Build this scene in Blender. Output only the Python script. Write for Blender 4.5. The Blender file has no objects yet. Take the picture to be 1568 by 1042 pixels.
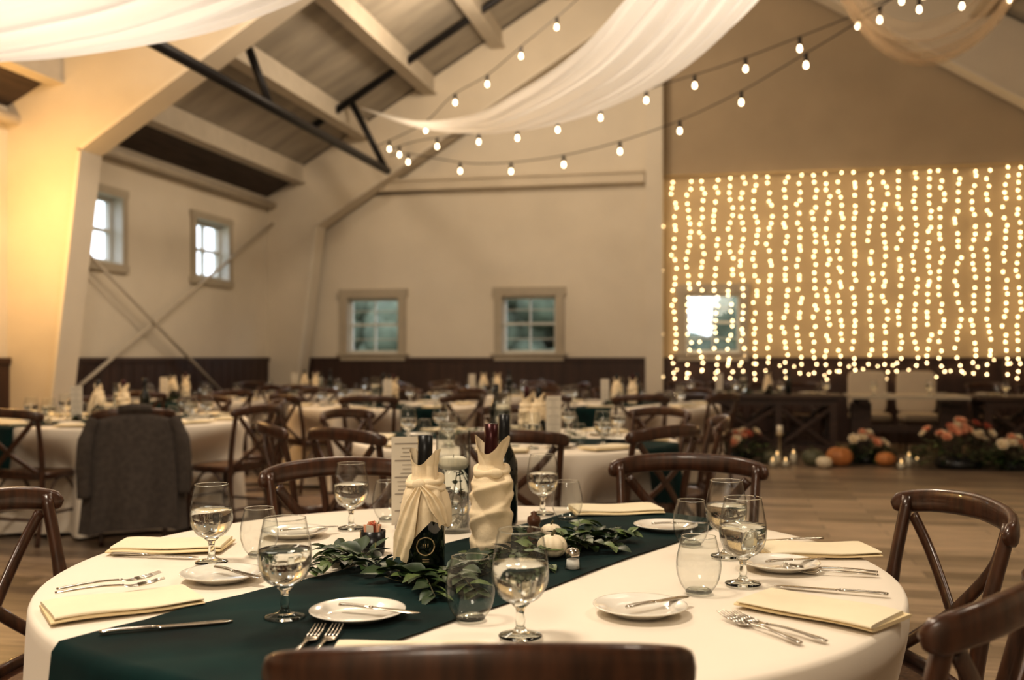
import bpy, math, random
from mathutils import Vector, Matrix
random.seed(7)
TH=math.radians(12.0); CT=math.cos(TH); ST=math.sin(TH)
CZ=1.227
def T(u,v,z=0.0): return Vector((u*CT-v*ST,u*ST+v*CT,z))
sc=bpy.context.scene
sc.view_settings.view_transform='Standard'
sc.view_settings.gamma=0.88
sc.view_settings.exposure=0.12
# ---------------------------------------------------------------- materials
def mk(name):
    m=bpy.data.materials.new(name); m.use_nodes=True
    nt=m.node_tree; b=nt.nodes['Principled BSDF']; return m,nt,b
def mat(name,col,rough=0.6,metal=0.0,var=0.0,vscale=6.0,bump=0.0,bscale=60.0,stretch=(1,1,1),col2=None,sheen=0.0,emis=None,es=0.0,coat=0.0,detail=4.0,spec=0.5):
    m,nt,b=mk(name)
    b.inputs['Base Color'].default_value=(*col,1); b.inputs['Roughness'].default_value=rough; b.inputs['Metallic'].default_value=metal
    b.inputs['Specular IOR Level'].default_value=spec
    if sheen: b.inputs['Sheen Weight'].default_value=sheen
    if coat: b.inputs['Coat Weight'].default_value=coat
    if emis: b.inputs['Emission Color'].default_value=(*emis,1); b.inputs['Emission Strength'].default_value=es
    tc=nt.nodes.new('ShaderNodeTexCoord'); mp=nt.nodes.new('ShaderNodeMapping'); mp.inputs['Scale'].default_value=stretch
    nt.links.new(tc.outputs['Object'],mp.inputs['Vector'])
    if var or col2:
        n=nt.nodes.new('ShaderNodeTexNoise'); n.inputs['Scale'].default_value=vscale; n.inputs['Detail'].default_value=detail
        nt.links.new(mp.outputs['Vector'],n.inputs['Vector'])
        r=nt.nodes.new('ShaderNodeValToRGB'); nt.links.new(n.outputs['Fac'],r.inputs['Fac'])
        c2=col2 or tuple(min(1,c*(1+var)) for c in col); c1=tuple(c*(1-var) for c in col)
        r.color_ramp.elements[0].position=0.3; r.color_ramp.elements[1].position=0.7
        r.color_ramp.elements[0].color=(*c1,1); r.color_ramp.elements[1].color=(*c2,1)
        nt.links.new(r.outputs['Color'],b.inputs['Base Color'])
    if bump:
        n2=nt.nodes.new('ShaderNodeTexNoise'); n2.inputs['Scale'].default_value=bscale; n2.inputs['Detail'].default_value=3
        nt.links.new(mp.outputs['Vector'],n2.inputs['Vector'])
        bp=nt.nodes.new('ShaderNodeBump'); bp.inputs['Strength'].default_value=bump; bp.inputs['Distance'].default_value=0.01
        nt.links.new(n2.outputs['Fac'],bp.inputs['Height']); nt.links.new(bp.outputs['Normal'],b.inputs['Normal'])
    return m
def emit(name,col,s):
    m=bpy.data.materials.new(name); m.use_nodes=True; nt=m.node_tree; nt.nodes.clear()
    o=nt.nodes.new('ShaderNodeOutputMaterial'); e=nt.nodes.new('ShaderNodeEmission')
    e.inputs[0].default_value=(*col,1); e.inputs[1].default_value=s; nt.links.new(e.outputs[0],o.inputs[0]); return m
def thin_glass(name,tint=(0.96,0.97,0.96),edge=0.7,base=0.05,rough=0.015,edgedark=0.55):
    m=bpy.data.materials.new(name); m.use_nodes=True; nt=m.node_tree; nt.nodes.clear()
    o=nt.nodes.new('ShaderNodeOutputMaterial'); mx=nt.nodes.new('ShaderNodeMixShader')
    t=nt.nodes.new('ShaderNodeBsdfTransparent')
    g=nt.nodes.new('ShaderNodeBsdfGlossy'); g.inputs['Roughness'].default_value=rough
    lw=nt.nodes.new('ShaderNodeLayerWeight'); lw.inputs['Blend'].default_value=0.5
    def mth(op,a,b):
        n=nt.nodes.new('ShaderNodeMath'); n.operation=op
        if isinstance(a,(int,float)): n.inputs[0].default_value=a
        else: nt.links.new(a,n.inputs[0])
        n.inputs[1].default_value=b; return n.outputs[0]
    f=mth('ADD',mth('MULTIPLY',mth('POWER',lw.outputs['Facing'],3.5),edge),base)
    nt.links.new(f,mx.inputs[0]); 
    r=nt.nodes.new('ShaderNodeValToRGB'); r.color_ramp.elements[0].position=0.55; r.color_ramp.elements[0].color=(*tint,1); r.color_ramp.elements[1].color=(*(edgedark*c for c in tint),1)
    nt.links.new(lw.outputs['Facing'],r.inputs['Fac']); nt.links.new(r.outputs['Color'],t.inputs[0])
    nt.links.new(t.outputs[0],mx.inputs[1]); nt.links.new(g.outputs[0],mx.inputs[2])
    nt.links.new(mx.outputs[0],o.inputs[0]); return m
def solid_glass(name,col=(1,1,1),ior=1.45,rough=0.0):
    m=bpy.data.materials.new(name); m.use_nodes=True; nt=m.node_tree; nt.nodes.clear()
    o=nt.nodes.new('ShaderNodeOutputMaterial'); g=nt.nodes.new('ShaderNodeBsdfGlass')
    g.inputs['Color'].default_value=(*col,1); g.inputs['IOR'].default_value=ior; g.inputs['Roughness'].default_value=rough
    nt.links.new(g.outputs[0],o.inputs[0]); return m
def fabric(name,col,trans=0.3,transp=0.0):
    m=bpy.data.materials.new(name); m.use_nodes=True; nt=m.node_tree; nt.nodes.clear()
    o=nt.nodes.new('ShaderNodeOutputMaterial'); d=nt.nodes.new('ShaderNodeBsdfDiffuse'); t=nt.nodes.new('ShaderNodeBsdfTranslucent')
    d.inputs[0].default_value=(*col,1); t.inputs[0].default_value=(*col,1)
    mx=nt.nodes.new('ShaderNodeMixShader'); mx.inputs[0].default_value=trans
    nt.links.new(d.outputs[0],mx.inputs[1]); nt.links.new(t.outputs[0],mx.inputs[2])
    tc=nt.nodes.new('ShaderNodeTexCoord'); n=nt.nodes.new('ShaderNodeTexNoise'); n.inputs['Scale'].default_value=300
    bp=nt.nodes.new('ShaderNodeBump'); bp.inputs['Strength'].default_value=0.08; bp.inputs['Distance'].default_value=0.002
    nt.links.new(tc.outputs['Object'],n.inputs['Vector']); nt.links.new(n.outputs['Fac'],bp.inputs['Height']); nt.links.new(bp.outputs['Normal'],d.inputs['Normal'])
    last=mx
    if transp:
        tr=nt.nodes.new('ShaderNodeBsdfTransparent'); m2=nt.nodes.new('ShaderNodeMixShader'); m2.inputs[0].default_value=transp
        nt.links.new(mx.outputs[0],m2.inputs[1]); nt.links.new(tr.outputs[0],m2.inputs[2]); last=m2
    nt.links.new(last.outputs[0],o.inputs[0]); return m

M_wall=mat('plaster_cream',(0.70,0.635,0.53),0.85,var=0.04,vscale=1.5,bump=0.08,bscale=40)
M_gable=mat('gable_tan',(0.44,0.35,0.24),0.85,var=0.05,vscale=1.5)  # tan for the gable right of the post, darker than the cream wall
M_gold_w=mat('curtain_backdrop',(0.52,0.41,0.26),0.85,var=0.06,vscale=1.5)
M_frame=mat('frame_paint',(0.66,0.585,0.47),0.75,var=0.04,vscale=2)
M_trim=mat('trim_paint',(0.44,0.385,0.30),0.6,var=0.05,vscale=8)
M_sash=mat('sash_white',(0.62,0.62,0.58),0.5,var=0.03)
M_ceil=mat('ceiling_deck',(0.37,0.33,0.27),0.85,var=0.22,vscale=1.3,stretch=(0.6,2.5,1))
M_purl=mat('purlin_paint',(0.56,0.50,0.41),0.7,var=0.06)
M_dark=mat('dark_eave_wood',(0.065,0.043,0.03),0.7,var=0.3,vscale=4,stretch=(4,0.5,4))
M_wain=mat('wainscot_walnut',(0.045,0.020,0.012),0.55,var=0.3,vscale=3,stretch=(6,6,0.6))
M_steel=mat('black_steel',(0.012,0.010,0.010),0.5,0.4,var=0.2)
M_wood=mat('chair_walnut',(0.056,0.021,0.009),0.30,var=0.5,vscale=9,stretch=(6,6,1.0),bump=0.05,bscale=80,coat=0.35)
M_cane=mat('woven_cane',(0.16,0.09,0.045),0.7,var=0.3,vscale=60,bump=0.3,bscale=120)
M_farm=mat('farm_table_wood',(0.045,0.022,0.013),0.5,var=0.4,vscale=5,stretch=(0.6,6,6))
M_cloth=mat('tablecloth_linen',(0.82,0.745,0.64),0.85,var=0.02,vscale=3,bump=0.06,bscale=400,sheen=0.1,spec=0.2)
M_run=mat('velvet_green',(0.0012,0.011,0.011),0.85,var=0.5,vscale=5,col2=(0.003,0.026,0.024),spec=0.15,sheen=0.02)
M_nap=mat('napkin_cream',(0.82,0.73,0.55),0.85,var=0.03,vscale=10,bump=0.1,bscale=300,spec=0.2)
M_napd=mat('napkin_fold',(0.80,0.66,0.42),0.85,var=0.03,vscale=10,spec=0.2)
M_wrap=mat('napkin_wrap_cream',(0.82,0.69,0.49),0.8,var=0.03,vscale=20,bump=0.10,bscale=150,spec=0.2)
M_porc=mat('porcelain',(0.82,0.78,0.70),0.15,coat=0.5,var=0.01)
M_silver=mat('silver',(0.62,0.58,0.52),0.18,1.0,var=0.05,vscale=30)
M_bottle=mat('bottle_dark_glass',(0.004,0.006,0.004),0.07,coat=0.6,var=0.1)
M_foilr=mat('foil_red',(0.045,0.006,0.006),0.3,0.5,var=0.1)
M_foilk=mat('foil_black',(0.01,0.01,0.01),0.35,0.3,var=0.1)
M_gold=mat('label_gold',(0.62,0.48,0.27),0.4,0.5,var=0.05)
M_card=mat('card_stock',(0.66,0.60,0.50),0.8,var=0.02)
M_ink=mat('printed_ink',(0.28,0.24,0.20),0.8,var=0.05)
M_leaf=mat('eucalyptus_leaf',(0.012,0.030,0.010),0.42,var=0.4,vscale=25,col2=(0.04,0.075,0.020))
M_leaf2=mat('leaf_light',(0.10,0.145,0.045),0.45,var=0.3,vscale=25)
M_stem=mat('stem',(0.10,0.09,0.04),0.7,var=0.2)
M_wax=mat('candle_wax',(0.85,0.78,0.64),0.5,var=0.02)
M_glass=thin_glass('clear_glass')
M_sglass=solid_glass('stem_glass',(0.98,0.99,0.98),1.45)
M_water=solid_glass('water',(0.97,0.98,0.98),1.33)
M_pane=thin_glass('window_glass',(0.98,0.99,1.0),0.3,0.03,0.02,0.9)
M_drape=fabric('drape_white',(0.95,0.93,0.90),0.5)
M_sheer=fabric('drape_sheer',(0.72,0.56,0.38),0.5,0.7)
M_bulb=emit('bulb_warm',(1.0,0.76,0.50),11)
M_fairy=emit('fairy_warm',(1.0,0.72,0.38),22)
M_flame=emit('flame',(1.0,0.6,0.25),4)
M_coat=mat('grey_wool',(0.070,0.057,0.048),0.9,var=0.2,vscale=30,sheen=0.05,spec=0.2)
M_uph=mat('upholstery_cream',(0.58,0.49,0.37),0.8,var=0.04)
M_pump=mat('pumpkin_orange',(0.50,0.20,0.06),0.5,var=0.25,vscale=8)
M_pumpg=mat('pumpkin_green',(0.12,0.12,0.07),0.5,var=0.3,vscale=8)
M_pumpw=mat('pumpkin_white',(0.80,0.70,0.52),0.5,var=0.06,vscale=8)
M_fl1=mat('petal_peach',(0.80,0.42,0.26),0.6,var=0.2,vscale=30)
M_fl2=mat('petal_ivory',(0.85,0.74,0.55),0.6,var=0.08,vscale=30)
M_fl3=mat('petal_rust',(0.45,0.10,0.05),0.6,var=0.3,vscale=30)
M_black=mat('black_ceramic',(0.012,0.012,0.012),0.25,var=0.1)
M_mill=mat('mill_wood',(0.10,0.04,0.02),0.35,var=0.3,vscale=30)
M_salt=mat('salt',(0.8,0.78,0.74),0.9,var=0.02)
# floor planks
M_floor,nt,b=mk('floor_planks')
tc=nt.nodes.new('ShaderNodeTexCoord'); br=nt.nodes.new('ShaderNodeTexBrick')
br.inputs['Scale'].default_value=1.0; br.inputs['Brick Width'].default_value=1.1; br.inputs['Row Height'].default_value=0.17; br.inputs['Mortar Size'].default_value=0.004
br.inputs['Color1'].default_value=(0.10,0.068,0.045,1); br.inputs['Color2'].default_value=(0.44,0.33,0.235,1); br.inputs['Mortar'].default_value=(0.04,0.025,0.016,1); br.offset=0.37
nt.links.new(tc.outputs['Object'],br.inputs['Vector'])
mp=nt.nodes.new('ShaderNodeMapping'); mp.inputs['Scale'].default_value=(1.2,14,1); n=nt.nodes.new('ShaderNodeTexNoise'); n.inputs['Scale'].default_value=3; n.inputs['Detail'].default_value=6
nt.links.new(tc.outputs['Object'],mp.inputs['Vector']); nt.links.new(mp.outputs['Vector'],n.inputs['Vector'])
r=nt.nodes.new('ShaderNodeValToRGB'); r.color_ramp.elements[0].position=0.3; r.color_ramp.elements[0].color=(0.5,0.5,0.5,1); r.color_ramp.elements[1].position=0.7; r.color_ramp.elements[1].color=(1.3,1.28,1.25,1)
nt.links.new(n.outputs['Fac'],r.inputs['Fac'])
mx=nt.nodes.new('ShaderNodeMixRGB'); mx.blend_type='MULTIPLY'; mx.inputs[0].default_value=1
nt.links.new(br.outputs['Color'],mx.inputs[1]); nt.links.new(r.outputs['Color'],mx.inputs[2]); nt.links.new(mx.outputs[0],b.inputs['Base Color']); b.inputs['Roughness'].default_value=0.34

# ---------------------------------------------------------------- mesh builder
class MB:
    def __init__(s): s.v=[];s.f=[];s.m=[];s.s=[]
    def add(s,vs,fs,mt=0,sm=True,M=None):
        o=len(s.v)
        for p in vs:
            p=Vector(p)
            if M is not None: p=M@p
            s.v.append(tuple(p))
        for f in fs: s.f.append(tuple(i+o for i in f)); s.m.append(mt); s.s.append(sm)
    def box(s,x0,x1,y0,y1,z0,z1,mt=0,M=None):
        s.add([(x0,y0,z0),(x1,y0,z0),(x1,y1,z0),(x0,y1,z0),(x0,y0,z1),(x1,y0,z1),(x1,y1,z1),(x0,y1,z1)],
              [(0,3,2,1),(4,5,6,7),(0,1,5,4),(1,2,6,5),(2,3,7,6),(3,0,4,7)],mt,False,M)
    def prism(s,poly,y0,y1,mt=0):
        n=len(poly); vs=[(x,y0,z) for x,z in poly]+[(x,y1,z) for x,z in poly]
        fs=[tuple(range(n)),tuple(range(2*n-1,n-1,-1))]+[(i,i+n,(i+1)%n+n,(i+1)%n) for i in range(n)]
        s.add(vs,fs,mt,False)
    def tube(s,pts,rx,ry=None,seg=10,mt=0,up=(0,0,1),sq=1.0,M=None,sm=True):
        pts=[Vector(p) for p in pts]; n=len(pts)
        if not hasattr(rx,'__len__'): rx=[rx]*n
        if ry is None: ry=rx
        if not hasattr(ry,'__len__'): ry=[ry]*n
        up=Vector(up); vs=[];fs=[]
        for i,p in enumerate(pts):
            t=(pts[min(i+1,n-1)]-pts[max(i-1,0)]).normalized()
            a=up.cross(t)
            if a.length<1e-4: a=Vector((1,0,0)).cross(t)
            a.normalize(); bb=t.cross(a).normalized()
            for k in range(seg):
                an=2*math.pi*(k+0.5)/seg; c=math.cos(an); d=math.sin(an)
                c=math.copysign(abs(c)**sq,c); d=math.copysign(abs(d)**sq,d)
                vs.append(p+a*c*rx[i]+bb*d*ry[i])
        for i in range(n-1):
            for k in range(seg):
                k2=(k+1)%seg; fs.append((i*seg+k,i*seg+k2,(i+1)*seg+k2,(i+1)*seg+k))
        fs.append(tuple(range(seg-1,-1,-1))); fs.append(tuple((n-1)*seg+k for k in range(seg)))
        s.add(vs,fs,mt,sm,M)
    def lathe(s,prof,seg=32,mt=0,M=None,rib=None,sm=True):
        vs=[];fs=[];n=len(prof)
        for (r,z) in prof:
            for k in range(seg):
                a=2*math.pi*k/seg; rr=r*(rib(a) if rib else 1)
                vs.append((rr*math.cos(a),rr*math.sin(a),z))
        for i in range(n-1):
            for k in range(seg):
                k2=(k+1)%seg; fs.append((i*seg+k,i*seg+k2,(i+1)*seg+k2,(i+1)*seg+k))
        s.add(vs,fs,mt,sm,M)
    def grid(s,fn,nu,nv,mt=0,closeu=False,M=None):
        vs=[fn(i/(nu if closeu else nu-1),j/(nv-1)) for j in range(nv) for i in range(nu)]; fs=[]
        for j in range(nv-1):
            for i in range(nu if closeu else nu-1):
                i2=(i+1)%nu; fs.append((j*nu+i,j*nu+i2,(j+1)*nu+i2,(j+1)*nu+i))
        s.add(vs,fs,mt,True,M)
    def ball(s,c,r,mt=0,seg=8,ring=5,sc=(1,1,1)):
        vs=[(c[0],c[1],c[2]-r*sc[2])];fs=[]
        for j in range(1,ring):
            p=-math.pi/2+math.pi*j/ring
            for k in range(seg):
                a=2*math.pi*k/seg; vs.append((c[0]+r*sc[0]*math.cos(p)*math.cos(a),c[1]+r*sc[1]*math.cos(p)*math.sin(a),c[2]+r*sc[2]*math.sin(p)))
        vs.append((c[0],c[1],c[2]+r*sc[2])); L=len(vs)-1
        for k in range(seg):
            k2=(k+1)%seg; fs.append((0,1+k2,1+k)); fs.append((L,1+(ring-2)*seg+k,1+(ring-2)*seg+k2))
            for j in range(ring-2): fs.append((1+j*seg+k,1+j*seg+k2,1+(j+1)*seg+k2,1+(j+1)*seg+k))
        s.add(vs,fs,mt,True)
    def leaf(s,p,d,nrm,L,W,mt=0,curl=0.15):
        p=Vector(p); d=Vector(d).normalized(); nrm=Vector(nrm); sd=d.cross(nrm).normalized(); nn=sd.cross(d).normalized()
        pts=[]
        prof=[(0,0.04),(0.2,0.36),(0.45,0.5),(0.72,0.36),(1.0,0.02)]
        for t,w in prof:
            c=p+d*L*t-nn*curl*L*t*t
            pts+= [c-sd*W*w+nn*W*w*0.35,c,c+sd*W*w+nn*W*w*0.35]
        fs=[]
        for i in range(4):
            fs+=[(3*i,3*i+1,3*i+4,3*i+3),(3*i+1,3*i+2,3*i+5,3*i+4)]
        s.add(pts,fs,mt,True)
    def mesh(s,name,mats):
        me=bpy.data.meshes.new(name); me.from_pydata(s.v,[],s.f); 
        for m in mats: me.materials.append(m)
        me.polygons.foreach_set('material_index',s.m); me.polygons.foreach_set('use_smooth',s.s); me.update(); return me
    def obj(s,name,mats,loc=(0,0,0),rz=0.0):
        me=s.mesh(name,mats); return put(me,name,loc,rz)
def put(me,name,loc=(0,0,0),rz=0.0,scale=1.0,rx=0,ry=0):
    o=bpy.data.objects.new(name,me); sc.collection.objects.link(o); o.location=loc; o.rotation_euler=(rx,ry,rz); o.scale=(scale,)*3; return o
def placeT(me,name,u,v,z=0.0,rot=0.0,scale=1.0): return put(me,name,T(u,v,z),TH+math.radians(rot),scale)
def recalc(me):
    import bmesh
    bm=bmesh.new(); bm.from_mesh(me); bmesh.ops.remove_doubles(bm,verts=bm.verts,dist=1e-6); bmesh.ops.recalc_face_normals(bm,faces=bm.faces); bm.to_mesh(me); bm.free()
def smooth_pts(pts,k=8):
    P=[Vector(p) for p in pts]; out=[]
    for i in range(len(P)-1):
        p0=P[max(i-1,0)];p1=P[i];p2=P[i+1];p3=P[min(i+2,len(P)-1)]
        for j in range(k):
            t=j/k; out.append(0.5*((2*p1)+(-p0+p2)*t+(2*p0-5*p1+4*p2-p3)*t*t+(-p0+3*p1-3*p2+p3)*t**3))
    out.append(P[-1]); return out
def sstep(a,b,x):
    t=max(0,min(1,(x-a)/(b-a))); return t*t*(3-2*t)

# ---------------------------------------------------------------- room shell
XL,XR,YB,YF=-7.0,7.0,15.0,-3.5
def zr(x): return 3.85+0.6*(7-abs(x))
mb=MB(); mb.box(XL-0.2,XR+0.2,YF-0.2,YB+0.2,-0.1,0); mb.obj('floor',[M_floor])
def wall_cells(mb,a0,a1,z0,z1,holes,axis,c0,c1,mt=0,mtf=None):
    As=sorted(set([a0,a1,-1.0]+[h[0] for h in holes]+[h[1] for h in holes])) if axis=='x' else sorted(set([a0,a1]+[h[0] for h in holes]+[h[1] for h in holes])); Zs=sorted(set([z0,z1]+[h[2] for h in holes]+[h[3] for h in holes]))
    for i in range(len(As)-1):
        for j in range(len(Zs)-1):
            am=(As[i]+As[i+1])/2; zm=(Zs[j]+Zs[j+1])/2
            if any(h[0]<am<h[1] and h[2]<zm<h[3] for h in holes): continue
            m_=mtf(am) if mtf else mt
            if axis=='x': mb.box(As[i],As[i+1],c0,c1,Zs[j],Zs[j+1],m_)
            else: mb.box(c0,c1,As[i],As[i+1],Zs[j],Zs[j+1],m_)
bw=[(-5.41,1.07),(-2.92,1.07),(-0.19,1.02)]
BZ0,BZ1=1.17,2.29
holesB=[(c-w/2+0.11,c+w/2-0.11,BZ0+0.10,BZ1-0.13) for c,w in bw]
lw_=[10.2,12.8]
LZ0,LZ1=2.22,3.2
holesL=[(c-0.46,c+0.46,LZ0+0.09,LZ1-0.09) for c in lw_]
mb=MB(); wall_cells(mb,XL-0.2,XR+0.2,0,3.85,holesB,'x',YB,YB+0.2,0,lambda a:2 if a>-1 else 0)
mb.prism([(-7.2,3.85),(-1.0,3.85),(-1.0,7.45),(-7.2,3.73)],YB,YB+0.2,0)
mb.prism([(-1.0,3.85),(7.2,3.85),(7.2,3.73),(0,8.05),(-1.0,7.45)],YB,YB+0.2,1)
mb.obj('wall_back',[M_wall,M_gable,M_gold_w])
mb=MB(); wall_cells(mb,YF-0.2,YB,0,3.85,holesL,'y',XL-0.2,XL); mb.obj('wall_left',[M_wall])
mb=MB(); mb.box(XR,XR+0.2,YF-0.2,YB,0,3.85); mb.obj('wall_right',[M_wall])
mb=MB(); mb.prism([(-7.2,0),(7.2,0),(7.2,3.73),(0,8.05),(-7.2,3.73)],YF-0.2,YF); mb.obj('wall_front',[M_wall])
mb=MB(); mb.prism([(-7.2,3.73),(0,8.05),(0,8.25),(-7.2,3.93)],YF-0.2,YB+0.2); mb.prism([(7.2,3.73),(0,8.05),(0,8.25),(7.2,3.93)],YF-0.2,YB+0.2); mb.obj('ceiling',[M_ceil])
mb=MB()
for sgn in (-1,1):
    for x in (5.4,4.35,3.3,2.2,1.1,6.45):
        xx=sgn*x; z=zr(xx)
        mb.add([(xx-0.06,YF,z-0.24),(xx+0.06,YF,z-0.24),(xx+0.06,YF,z+0.02),(xx-0.06,YF,z+0.02),(xx-0.06,YB,z-0.24),(xx+0.06,YB,z-0.24),(xx+0.06,YB,z+0.02),(xx-0.06,YB,z+0.02)],
               [(0,1,2,3),(4,7,6,5),(0,4,5,1),(1,5,6,2),(2,6,7,3),(3,7,4,0)],0,False)
        mb.box(xx-0.1,xx+0.1,YF,YB,z-0.27,z-0.24)
mb.obj('ceiling_purlins',[M_purl])
mb=MB()
for sgn in (-1,1):
    mb.prism([(sgn*7.0,3.72),(sgn*6.5,3.98),(sgn*6.5,4.10),(sgn*7.0,3.82)],YF,YB)
mb.obj('trim_eave_board',[M_dark])
mb=MB()
for sgn in (-1,1): mb.tube([(sgn*6.9,YF,3.58),(sgn*6.9,YB,3.58)],0.06,seg=12)
mb.obj('trim_eave_pipe',[M_purl])
for y0 in (-2.6,3.1,8.75,14.55):
    mb=MB()
    for g in (-1,1):
        for q in ([(-7,0),(-6.62,0),(-6.2,3.28),(-7,3.28)],[(-7,3.28),(-6.2,3.28),(-6.2,4.3),(-7,3.82)],[(-6.2,3.28),(0,7.1),(0,8.0),(-6.2,4.3)]):
            mb.prism([(x*(-g),z) for x,z in q],y0,y0+0.3)
        e=g*-1
        mb.prism([(e*-6.62,0),(e*-6.58,0),(e*-6.16,3.26),(e*-6.2,3.28)],y0-0.02,y0+0.32,1)
        mb.prism([(e*-6.2,3.28),(e*-6.18,3.24),(0,7.06),(0,7.1)],y0-0.02,y0+0.32,1)
    mb.obj('frame_beam',[M_frame,M_wall])
mb=MB(); mb.box(-6.97,6.97,YB-0.03,YB-0.001,0.0,1.19); 
for i in range(59): 
    x=-6.95+i*0.236; mb.box(x,x+0.012,YB-0.036,YB-0.03,0.12,1.16)
mb.box(-6.97,6.97,YB-0.05,YB-0.001,1.16,1.22); mb.box(-6.97,6.97,YB-0.045,YB-0.001,0,0.12)
mb.obj('trim_wainscot_back',[M_wain])
mb=MB(); mb.box(XL+0.001,XL+0.03,YF,YB-0.05,0.0,1.19); mb.box(XL+0.001,XL+0.05,YF,YB-0.05,1.16,1.22); mb.box(XL+0.001,XL+0.045,YF,YB-0.05,0,0.12)
for i in range(78):
    y=YF+i*0.236; mb.box(XL+0.03,XL+0.036,y,y+0.012,0.12,1.16)
mb.obj('trim_wainscot_left',[M_wain])
mb=MB(); mb.box(-5.55,-1.17,YB-0.16,YB,3.80,3.94); mb.box(-5.55,-1.17,YB-0.2,YB,3.94,3.98); mb.obj('trim_ledge',[M_frame])
mb=MB(); mb.box(-1.15,-0.90,YB-0.22,YB,0,7.5); mb.obj('trim_post',[M_wall])
def window_back(c,w,idx):
    mb=MB(); x0,x1=c-w/2,c+w/2; z0,z1=BZ0,BZ1; y=YB
    for (a,b_,cc,d) in ((x0,x0+0.11,z0+0.11,z1-0.13),(x1-0.11,x1,z0+0.11,z1-0.13),(x0-0.03,x1+0.03,z1-0.13,z1),(x0,x1,z0,z0+0.08)):
        mb.box(a,b_,y-0.06,y-0.001,cc,d,0)
    mb.box(x0-0.05,x1+0.05,y-0.10,y-0.001,z0+0.08,z0+0.11,0)
    hx0,hx1,hz0,hz1=c-w/2+0.11,c+w/2-0.11,z0+0.10,z1-0.13
    ys=y+0.10
    mb.box(hx0,hx0+0.012,y-0.05,y+0.2,hz0+0.012,hz1-0.012,0); mb.box(hx1-0.012,hx1,y-0.05,y+0.2,hz0+0.012,hz1-0.012,0); mb.box(hx0,hx1,y-0.05,y+0.2,hz1-0.012,hz1,0); mb.box(hx0,hx1,y-0.05,y+0.2,hz0+0.001,hz0+0.012,0)
    for (a,b_,cc,d) in ((hx0+.012,hx0+0.05,hz0+.012,hz1-.012),(hx1-0.05,hx1-.012,hz0+.012,hz1-.012),(hx0+0.05,hx1-0.05,hz1-0.05,hz1-.012),(hx0+0.05,hx1-0.05,hz0+.012,hz0+0.06)):
        mb.box(a,b_,ys-0.03,ys+0.03,cc,d,1)
    xm=(hx0+hx1)/2; mb.box(xm-0.010,xm+0.010,ys-0.02,ys+0.02,hz0+0.06,hz1-0.05,1); zm=(hz0+hz1)/2+0.02
    mb.box(hx0+0.05,hx1-0.05,ys-0.028,ys+0.028,zm-0.018,zm+0.018,1)
    for zz in ((hz0+zm)/2,(hz1+zm)/2): mb.box(hx0+0.05,hx1-0.05,ys-0.012,ys+0.012,zz-0.007,zz+0.007,1)
    mb.add([(hx0,ys,hz0),(hx1,ys,hz0),(hx1,ys,hz1),(hx0,ys,hz1)],[(0,1,2,3)],2,False)
    mb.obj('window_%d'%idx,[M_trim,M_sash,M_pane])
for i,(c,w) in enumerate(bw): window_back(c,w,i+1)
def window_left(c,idx):
    mb=MB(); a0,a1=c-0.55,c+0.55; z0,z1=LZ0,LZ1; x=XL
    for (a,b_,cc,d) in ((a0,a0+0.09,z0+0.09,z1-0.09),(a1-0.09,a1,z0+0.09,z1-0.09),(a0-0.02,a1+0.02,z1-0.09,z1),(a0-0.03,a1+0.03,z0,z0+0.09)):
        mb.box(x+0.001,x+0.05,a,b_,cc,d,0)
    h0,h1,hz0,hz1=c-0.46,c+0.46,z0+0.09,z1-0.09; xs=x-0.13
    mb.box(x-0.2,x+0.04,h0,h0+0.012,hz0+.012,hz1-.012,1); mb.box(x-0.2,x+0.04,h1-0.012,h1,hz0+.012,hz1-.012,1); mb.box(x-0.2,x+0.04,h0,h1,hz1-0.012,hz1-.001,1); mb.box(x-0.2,x+0.04,h0,h1,hz0+.001,hz0+0.012,1)
    for (a,b_,cc,d) in ((h0+.012,h0+0.06,hz0+.012,hz1-.012),(h1-0.06,h1-.012,hz0+.012,hz1-.012),(h0+.06,h1-.06,hz1-0.06,hz1-.012),(h0+.06,h1-.06,hz0+.012,hz0+0.06),(c-0.012,c+0.012,hz0+.06,(hz0+hz1)/2-0.02),(c-0.012,c+0.012,(hz0+hz1)/2+0.02,hz1-.06),(h0+.06,h1-.06,(hz0+hz1)/2-0.02,(hz0+hz1)/2+0.02)):
        mb.box(xs-0.03,xs+0.03,a,b_,cc,d,1)
    mb.add([(xs,h0,hz0),(xs,h1,hz0),(xs,h1,hz1),(xs,h0,hz1)],[(0,1,2,3)],2,False)
    mb.obj('window_%d'%idx,[M_trim,M_sash,M_pane])
for i,c in enumerate(lw_): window_left(c,i+4)
mb=MB(); mb.tube([(-6.88,9.1,0.6),(-6.88,14.5,3.3)],0.022,seg=8); mb.tube([(-6.84,9.1,2.75),(-6.84,14.0,0.1)],0.022,seg=8); mb.obj('cross_brace_rods',[M_purl])
mb=MB()
mb.tube([(-4.75,7.0,3.9),(-4.75,13.75,3.9)],0.055,seg=10)
mb.tube([(-4.75,13.7,3.9),(-5.2,13.5,4.85)],0.045,seg=8)
mb.tube([(-4.75,9.95,3.9),(-5.1,9.95,4.8)],0.045,seg=8)
mb.tube([(-5.75,13.3,4.45),(0,13.3,7.9)],0.05,seg=8)
mb.tube([(-4.75,7.02,3.9),(-5.1,7.02,4.8)],0.045,seg=8)
mb.obj('steel_truss',[M_steel])

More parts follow.
